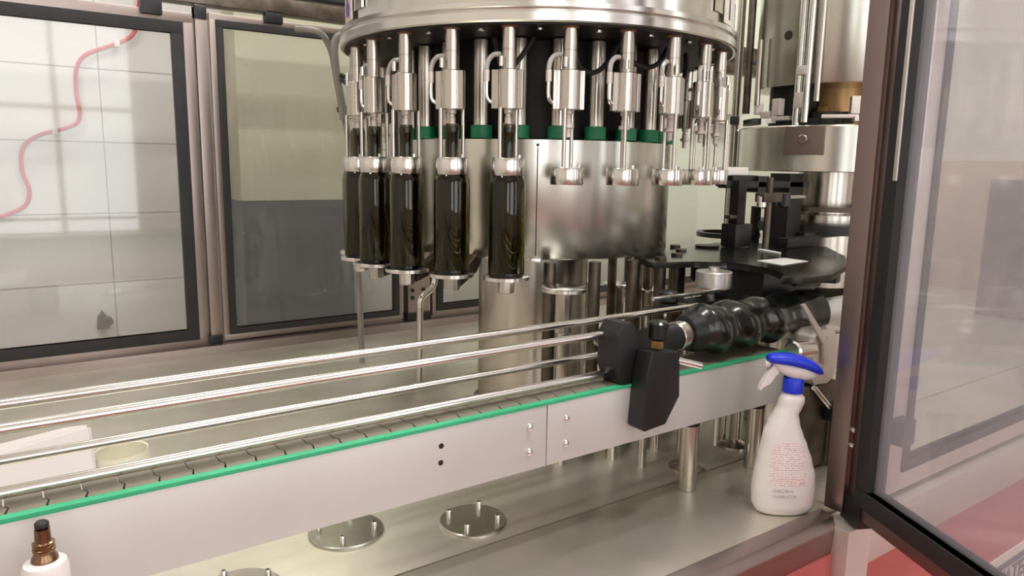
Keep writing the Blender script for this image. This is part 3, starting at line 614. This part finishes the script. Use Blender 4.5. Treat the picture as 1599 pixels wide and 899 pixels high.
# ================================================================== REAR GUARD
def frame_mb(x0, x1, y0, y1, z0, z1, w, bev=0.0015):
    m = MB()
    m.box(x0, x1, y0, y1, z0, z0 + w, bev); m.box(x0, x1, y0, y1, z1 - w, z1, bev)
    m.box(x0, x0 + w, y0, y1, z0 + w, z1 - w, bev); m.box(x1 - w, x1, y0, y1, z0 + w, z1 - w, bev); return m
RY = 2.60
def guard_door(lab, x0, x1, z0, z1, aw=0.03, gw=0.028, hinge=None, bar=True):
    t = thing('guard_door', lab, 'door', ((x0 + x1) / 2, RY, z0 - aw), 0, 'rear guard doors of the bottling machine')
    cx, cz = (x0 + x1) / 2, z0 - aw
    f = frame_mb(x0 - cx - aw, x1 - cx + aw, -0.012, 0.018, 0, z1 + aw - cz, aw); f.build('frame', alu, t)
    g = frame_mb(x0 - cx, x1 - cx, -0.018, 0.006, aw, z1 - cz, gw); g.build('gasket', rubber, t)
    MB().box(x0 - cx + gw, x1 - cx - gw, -0.004, 0.0, aw + gw, z1 - cz - gw).build('pane', pane_clear, t)
    if hinge is not None:
        for hx in hinge: MB().box(hx - cx - 0.03, hx - cx + 0.03, -0.03, 0.0, z1 - cz + aw * 0.4, z1 - cz + aw + 0.03, 0.004).build('hinge', black_pl, t)
    return t
guard_door('wide clear guard door in front of the white tiles and red hose', -0.62, 0.545, -0.595, 0.43, gw=0.036, hinge=(0.455,))
guard_door('clear guard door in front of the cream and grey pier', 0.645, 1.29, -0.590, 0.45, aw=0.02, gw=0.022, hinge=(0.83,))
guard_door('clear guard door behind the central column of the filler', 1.46, 2.55, -0.590, 0.45, aw=0.02)
guard_door('clear guard door behind the capping machine', 2.68, 3.95, -0.590, 0.60, aw=0.02)
for k, (x, lab, w_) in enumerate(((0.598, 'bare steel guard post between the tile side door and its neighbour', 0.018), (1.375, 'rear guard post with black hinges left of the filler column', 0.05), (2.615, 'rear guard post behind the capping machine', 0.04), (4.02, 'end post of the rear guard', 0.03))):
    t = thing('guard_post', lab, 'post', (x, RY, BZ + 0.03), 0, 'posts of the rear guard')
    MB().box(-w_, w_, -0.02, 0.02, 0.02, 1.24, 0.003).build('post', alu, t)
    MB().box(-w_ - 0.008, w_, -0.028, 0.02, 0.0, 0.03, 0.003).build('foot', black_pl, t)
    MB().box(-w_, w_, -0.026, 0.02, 1.06, 1.10, 0.003).build('clip', black_pl, t)
    if k == 1:
        for z in (0.09, 0.12):
            for x_ in (-0.03, 0.02): MB().cyl((x_, -0.0195, z), (x_, -0.025, z), 0.008, seg=14).build('hinge_screw', black_pl, t)
hb = thing('top_beam', 'horizontal steel beam along the top of the rear guard', 'beam', (1.7, RY, 0.49))
MB().box(-2.4, 2.4, -0.03, 0.03, 0.0, 0.05, 0.003).build('beam', steel_dark, hb)
MB().box(-2.4, 2.4, -0.034, 0.03, 0.06, 0.075, 0.002).build('seal', black_pl, hb)
MB().box(-2.4, 2.4, -0.03, 0.03, 0.075, 0.14, 0.003).build('upper_rail', steel_dark, hb)

# air hose on the tiles
hz = [(0.57, 3.13, 0.72), (0.525, 3.13, 0.60), (0.512, 3.13, 0.515), (0.49, 3.13, 0.46), (0.44, 3.13, 0.425), (0.384, 3.13, 0.40), (0.325, 3.13, 0.368), (0.298, 3.13, 0.318), (0.292, 3.13, 0.24), (0.298, 3.13, 0.165), (0.285, 3.13, 0.128), (0.24, 3.13, 0.105),
      (0.17, 3.13, 0.082), (0.122, 3.13, 0.048), (0.106, 3.13, 0.0), (0.108, 3.13, -0.06), (0.122, 3.13, -0.115), (0.108, 3.13, -0.165), (0.06, 3.13, -0.195), (-0.02, 3.13, -0.222), (-0.12, 3.13, -0.26), (-0.2, 3.14, -0.36), (-0.25, 3.19, -0.42)]
ah = thing('air_hose', 'red rubber air hose hanging in loose curls on white tiles', 'hose', (0.2, 3.13, -0.42))
TB(ah).tube([(x, 3.172, z) for x, y, z in hz], 0.0075, 10).done('hose', red_hose)
for x, z in ((0.435, 0.423), (0.215, 0.096)):
    TB(ah).box(x - 0.009, x + 0.009, 3.162, 3.197, z - 0.011, z + 0.011, 0.002).done('clip', white_pl)
wb_ = thing('pipe_clamp', 'small grey pipe clamp on the tiles low behind the guard door', 'clamp', (0.325, 3.17, -0.66))
TB(wb_).prism([(0.30, -0.645), (0.345, -0.645), (0.338, -0.60), (0.322, -0.575), (0.306, -0.60)], 3.17, 3.2, 'y', 0.002).done('bracket', steel_dark)
TB(wb_).cyl((0.338, 3.12, -0.61), (0.338, 3.175, -0.61), 0.014, seg=18).done('bolt', rubber)
# grey hose bundle beside the carousel
hs = thing('cable_loom', 'bundle of grey cables hanging beside the carousel rim', 'cables', (0.90, 2.18, 0.0))
TB(hs).tube([(0.79, 2.25, 0.392), (0.84, 2.2, 0.382), (0.876, 2.2, 0.34), (0.893, 2.2, 0.258), (0.912, 2.2, 0.16), (0.935, 2.2, 0.02), (0.952, 2.2, -0.30), (0.96, 2.2, BZ)], 0.010).done('cable', grey_hose)
TB(hs).tube([(0.99, 2.18, 0.40), (0.93, 2.18, 0.385), (0.885, 2.18, 0.36), (0.884, 2.18, 0.28), (0.90, 2.18, 0.18), (0.905, 2.18, 0.13)], 0.012).done('cable', grey_hose)
TB(hs).tube([(0.895, 2.17, 0.262), (0.93, 2.13, 0.235), (0.955, 2.12, 0.215), (0.975, 2.1, 0.21)], 0.006).done('cable', rubber)
TB(hs).tube([(0.895, 2.17, 0.250), (0.92, 2.13, 0.215), (0.945, 2.12, 0.20), (0.96, 2.1, 0.20)], 0.006).done('cable', rubber)
TB(hs).cyl((0.904, 2.19, 0.17), (0.907, 2.19, 0.155), 0.016, seg=16).done('cable_tie', rubber)

# bent drain pipe
dp = thing('drain_pipe', 'thin bent steel pipe rising from the table behind the rails', 'pipe', (1.0, 1.88, BZ))
TB(dp).tube([(1.00, 1.88, BZ + 0.002), (1.005, 1.885, -0.52), (1.01, 1.89, -0.415)], 0.010, smooth=False, seg=16).done('riser', steel)
TB(dp).tube([(1.01, 1.89, -0.42), (1.012, 1.89, -0.395), (1.022, 1.89, -0.38), (1.045, 1.89, -0.365), (1.058, 1.89, -0.345), (1.060, 1.89, -0.31)], 0.0095, 14).done('elbow', steel_shiny)

# white folded plastic sheet and pale bag on the table
def bin_mb():
    m = MB()
    v = [m.bm.verts.new(p) for p in ((-0.20, 1.36, BZ + 0.001), (0.125, 1.45, BZ + 0.001), (0.10, 1.60, BZ + 0.001), (-0.22, 1.58, BZ + 0.001), (-0.25, 1.42, -0.51), (0.118, 1.47, -0.470), (0.09, 1.60, -0.51), (-0.26, 1.58, -0.54))]
    for f in ((0, 1, 2, 3), (4, 7, 6, 5), (0, 4, 5, 1), (1, 5, 6, 2), (2, 6, 7, 3), (3, 7, 4, 0)): m.bm.faces.new([v[i] for i in f])
    bmesh.ops.bevel(m.bm, geom=list(m.bm.edges), offset=0.006, segments=2, affect='EDGES'); return m
tag(bin_mb().build('plastic_tray', white_pl), 'white plastic tray on the table behind the guide rails', 'tray')
m = MB()
for (x, y, z, r, h_) in ((0.165, 1.50, BZ, 0.052, 0.11),):
    m.lathe([(0, 0.001), (r * 0.8, 0.001), (r, 0.02), (r * 1.02, h_ * 0.75), (r * 0.92, h_ * 0.95), (r * 0.88, h_ * 0.93), (r * 0.9, h_ * 0.6), (0, h_ * 0.55)], (x, y, z), seg=24)
for v in m.bm.verts: v.co.x += 0.004 * math.sin(v.co.z * 60 + v.co.y * 30)
tag(m.build('plastic_cup', cream_pl), 'translucent pale plastic cup beside the white tray', 'cup')

# white post with metal nozzle in front of the conveyor
tp = thing('spray_nozzle', 'white plastic post with bronze threaded nozzle in front of conveyor', 'nozzle', (0.017, 0.85, BZ))
TB(tp).lathe([(0.0215, 0.001), (0.0215, 0.228), (0.0195, 0.234), (0.0105, 0.237)], (0.017, 0.85, BZ), seg=32).done('post', white_pl)
TB(tp).lathe([(0.0125, 0), (0.0125, 0.004), (0.0092, 0.010), (0.0105, 0.012), (0.0105, 0.015), (0.0088, 0.016), (0.0102, 0.018), (0.0102, 0.021), (0.0078, 0.022), (0.0072, 0.034), (0.0072, 0.036)], (0.017, 0.85, BZ + 0.235), seg=24).done('threaded_nozzle', steel_bronze)
TB(tp).cyl((0.017, 0.85, BZ + 0.271), (0.017, 0.85, BZ + 0.279), 0.0066, ch=0.002).done('nozzle_cap', rubber)

# ================================================================== SPRAY BOTTLE
SBX, SBY = 1.198, 0.782
sb = thing('spray_bottle', 'white plastic spray bottle with blue trigger head on the table', 'spray bottle', (SBX, SBY, BZ), math.radians(-33.5))
# local x runs across the view, y away from it; half widths by height
prof = [(0.0, 0.000, 0.040, 0.024), (0.003, -0.001, 0.050, 0.029), (0.016, 0.0, 0.0575, 0.033), (0.045, 0.0, 0.0595, 0.034), (0.075, 0.0, 0.0575, 0.033), (0.105, -0.002, 0.051, 0.031), (0.135, -0.005, 0.0425, 0.0285),
        (0.155, -0.008, 0.0365, 0.0265), (0.175, -0.0085, 0.0290, 0.0245), (0.195, -0.006, 0.0225, 0.022), (0.210, 0.0005, 0.0225, 0.021), (0.220, 0.003, 0.0235, 0.021), (0.228, 0.004, 0.0215, 0.020), (0.233, 0.004, 0.0165, 0.0165), (0.240, 0.004, 0.0150, 0.0150)]
def sec(z):
    for a, b in zip(prof, prof[1:]):
        if a[0] <= z <= b[0]:
            t = (z - a[0]) / (b[0] - a[0]); t = t * t * (3 - 2 * t) * 0.4 + t * 0.6
            return [a[i] + (b[i] - a[i]) * t for i in range(4)]
    return list(prof[-1])
def spt(th, z, k=1.0):
    _, cx, hw, hd = sec(z); e = 0.85
    c, s_ = math.cos(th), math.sin(th)
    return (cx + hw * k * math.copysign(abs(c) ** e, c), hd * k * math.copysign(abs(s_) ** e, s_), z)
mb = MB(); zs = [prof[0][0], 0.0015, 0.003] + [0.003 + 0.237 * i / 60 for i in range(1, 61)]; rr_ = []
for z in zs: rr_.append([mb.bm.verts.new(spt(2 * PI * k / 48, z)) for k in range(48)])
for a, b in zip(rr_, rr_[1:]):
    for k in range(48): mb.bm.faces.new((a[k], a[(k + 1) % 48], b[(k + 1) % 48], b[k]))
mb.bm.faces.new(rr_[0][::-1]); mb.bm.faces.new(rr_[-1])
mb.build('bottle_body', white_pl, sb, sharp=60)
def patch(name, z0, z1, ufun, m, k=1.012, parent=sb, nu=24, nz=30):
    q = MB(); g = []
    for i in range(nz + 1):
        z = z0 + (z1 - z0) * i / nz; u0, u1 = ufun(z); row = []
        for j in range(nu + 1):
            u = u0 + (u1 - u0) * j / nu
            _, cx, hw, hd = sec(z); c = max(-0.98, min(0.98, (u - cx) / hw)); c = math.copysign(abs(c) ** (1 / 0.85), c); th = -math.acos(c)
            p = spt(th, z, k); row.append(q.bm.verts.new((u, p[1], z)))
        g.append(row)
    for a, b in zip(g, g[1:]):
        for j in range(nu): q.bm.faces.new((a[j], a[j + 1], b[j + 1], b[j]))
    return q.build(name, m, parent)
def arch(z):
    cz = 0.118; hw = 0.0345
    if z > cz: hw = 0.0345 * math.sqrt(max(0.003, 1 - ((z - cz) / 0.030) ** 2))
    return (-0.004 - hw, -0.004 + hw)
patch('back_label', 0.090, 0.1478, arch, label_m)
patch('back_label', 0.062, 0.087, lambda z: (-0.038, 0.030), label_m)
patch('red_symbols', 0.066, 0.076, lambda z: (0.000, 0.026), mat('red_symbol_print', (214, 170, 164), 0.5, nscale=260, rgb2=(232, 220, 214)), k=1.02)
patch('small_print', 0.050, 0.056, lambda z: (-0.032, 0.006), mat('grey_small_print', (150, 148, 150), 0.5, nscale=400, rgb2=(224, 220, 218)))
patch('small_print', 0.040, 0.045, lambda z: (-0.030, 0.012), MATS['grey_small_print'])
hx = 0.004
MB().lathe([(0.0188, 0.236), (0.0192, 0.238), (0.0185, 0.262), (0.0172, 0.264)], (hx, 0, 0), seg=36).build('collar', blue_pl, sb, label='blue screw collar')
def blob(stations, seg=28, pw=0.8):
    q = MB(); g = []
    for (x, z, hh, hd) in stations:
        g.append([q.bm.verts.new((x, hd * math.copysign(abs(math.cos(2 * PI * k / seg)) ** pw, math.cos(2 * PI * k / seg)), z + hh * math.copysign(abs(math.sin(2 * PI * k / seg)) ** pw, math.sin(2 * PI * k / seg)))) for k in range(seg)])
    for a, b in zip(g, g[1:]):
        for k in range(seg): q.bm.faces.new((a[k], a[(k + 1) % seg], b[(k + 1) % seg], b[k]))
    q.bm.faces.new(g[0][::-1]); q.bm.faces.new(g[-1]); return q
blob([(-0.038, 0.291, 0.003, 0.006), (-0.034, 0.290, 0.008, 0.011), (-0.02, 0.284, 0.013, 0.014), (0.0, 0.278, 0.0165, 0.017), (0.02, 0.275, 0.0155, 0.018), (0.036, 0.272, 0.010, 0.016), (0.044, 0.271, 0.005, 0.010)]).build('head_shell', white_pl, sb, sharp=60)
blob([(-0.048, 0.300, 0.004, 0.009), (-0.044, 0.300, 0.008, 0.013), (-0.03, 0.300, 0.0105, 0.017), (-0.005, 0.298, 0.012, 0.020), (0.02, 0.292, 0.0125, 0.021), (0.040, 0.284, 0.0115, 0.020), (0.052, 0.277, 0.007, 0.015), (0.056, 0.274, 0.003, 0.009)]).build('head_cover', blue_pl, sb, sharp=60, label='blue head cover')
MB().prism([(-0.026, 0.284), (-0.036, 0.290), (-0.046, 0.276), (-0.058, 0.252), (-0.0615, 0.240), (-0.056, 0.2405), (-0.044, 0.256), (-0.028, 0.270)], -0.008, 0.008, 'y', 0.003).build('trigger', white_pl, sb)
MB().cyl((-0.044, 0, 0.289), (-0.052, 0, 0.289), 0.0055, seg=16).build('spray_tip', white_pl, sb)

# ================================================================== FRONT GUARD (right)
fp = thing('corner_post', 'steel corner post of the front guard beside the spray bottle', 'post', (1.288, 0.722, BZ + 0.003))
MB().box(-0.012, 0.022, -0.018, 0.02, 0.0, 1.35, 0.004).build('post', alu_post, fp)
for z in (0.135, 0.165): MB().cyl((-0.002, -0.0175, z), (-0.002, -0.025, z), 0.006, seg=12).build('bolt', steel_shiny, fp)
# fixed guard beyond, in line with the table front
fg = thing('front_guard', 'closed front guard window to the right of the corner post', 'guard window', (1.85, 0.712, BZ + 0.003))
f = MB(); fx0, fx1 = 1.385 - 1.85, 2.60 - 1.85
f.box(fx0, fx0 + 0.085, -0.015, 0.02, 0, 1.35, 0.003); f.box(fx0 + 0.085, fx1, -0.015, 0.02, 0, 0.04, 0.003); f.box(fx1 - 0.06, fx1, -0.015, 0.02, 0.04, 1.35, 0.003); f.box(fx0 + 0.085, fx1 - 0.06, -0.015, 0.02, 1.30, 1.35, 0.003)
f.build('frame', alu_white, fg)
frame_mb(fx0 + 0.085, fx1 - 0.06, -0.02, 0.006, 0.04, 1.30, 0.022).build('gasket', dark_in, fg)
MB().box(fx0 + 0.107, fx1 - 0.082, -0.004, 0.0, 0.062, 1.278).build('pane', pane_clear, fg)
MB().box(fx0 + 0.02, fx0 + 0.065, -0.045, -0.015, 0.115, 0.165, 0.003).build('latch', dark_in, fg)
MB().box(fx0 + 0.02, fx0 + 0.065, -0.045, -0.015, 0.955, 0.985, 0.003).build('latch', dark_in, fg)
# open door swinging toward the viewer
ang = math.atan2(-0.918, -0.457)
od = thing('open_guard_door', 'open hazy guard door with black gasket swung out beside the table', 'door', (1.297, 0.695, BZ + 0.010), ang)
DW = 0.62; 
frame_mb(0.0, DW, -0.014, 0.014, 0.0, 1.42, 0.028, 0.002).build('frame', alu_post, od)
g = frame_mb(0.026, DW - 0.026, -0.020, 0.020, 0.026, 1.394, 0.034, 0.004); g.build('gasket', rubber, od)
MB().box(0.058, DW - 0.058, -0.003, 0.003, 0.058, 1.36).build('pane', pane_hazy, od)
MB().box(-0.012, 0.045, -0.018, 0.018, -0.018, 0.035, 0.003).build('corner_cap', black_pl, od)
MB().box(0.052, 0.060, 0.0195, 0.023, 0.62, 1.38, 0.001).build('reflection_strip', alu_white, od)  # pale strips put on the gasket for its bright reflected line
MB().box(0.052, 0.060, -0.023, -0.0195, 0.62, 1.38, 0.001).build('reflection_strip', alu_white, od)

# things seen far off through the hazy door
cb = thing('control_cabinet', 'tan control cabinet on the far side of the machine', 'cabinet', (5.2, 1.9, -H))
MB().box(-0.35, 0.35, -0.4, 0.4, 0.05, 1.62, 0.01).build('body', tan, cb)
MB().box(-0.364, -0.35, -0.34, 0.34, 0.15, 1.55, 0.004).build('door', tan, cb)
MB().box(-0.38, -0.364, -0.28, -0.25, 0.8, 0.95, 0.004).build('handle', black_pl, cb)
MB().box(-0.33, 0.33, -0.38, 0.38, 0.0, 0.05).build('plinth', dark_in, cb)
cr = thing('machine_enclosure', 'pale grey machine enclosure seen through the hazy open door', 'machine', (4.0, 1.25, BZ))
MB().box(-0.30, 0.30, -0.20, 0.25, 0.0, 0.62, 0.008).build('housing', steel_dark, cr)
MB().box(-0.24, 0.24, -0.207, -0.20, 0.06, 0.55, 0.003).build('panel', dark_in, cr)
MB().cyl((-0.15, -0.23, 0.30), (0.15, -0.23, 0.30), 0.012).build('handle', steel_shiny, cr)
for x_ in (-0.15, 0.15): MB().cyl((x_, -0.205, 0.30), (x_, -0.236, 0.30), 0.008).build('handle_foot', steel_shiny, cr)
MB().cyl((-0.1, 0, 0.61), (-0.1, 0, 1.1), 0.03).build('mast', steel, cr)
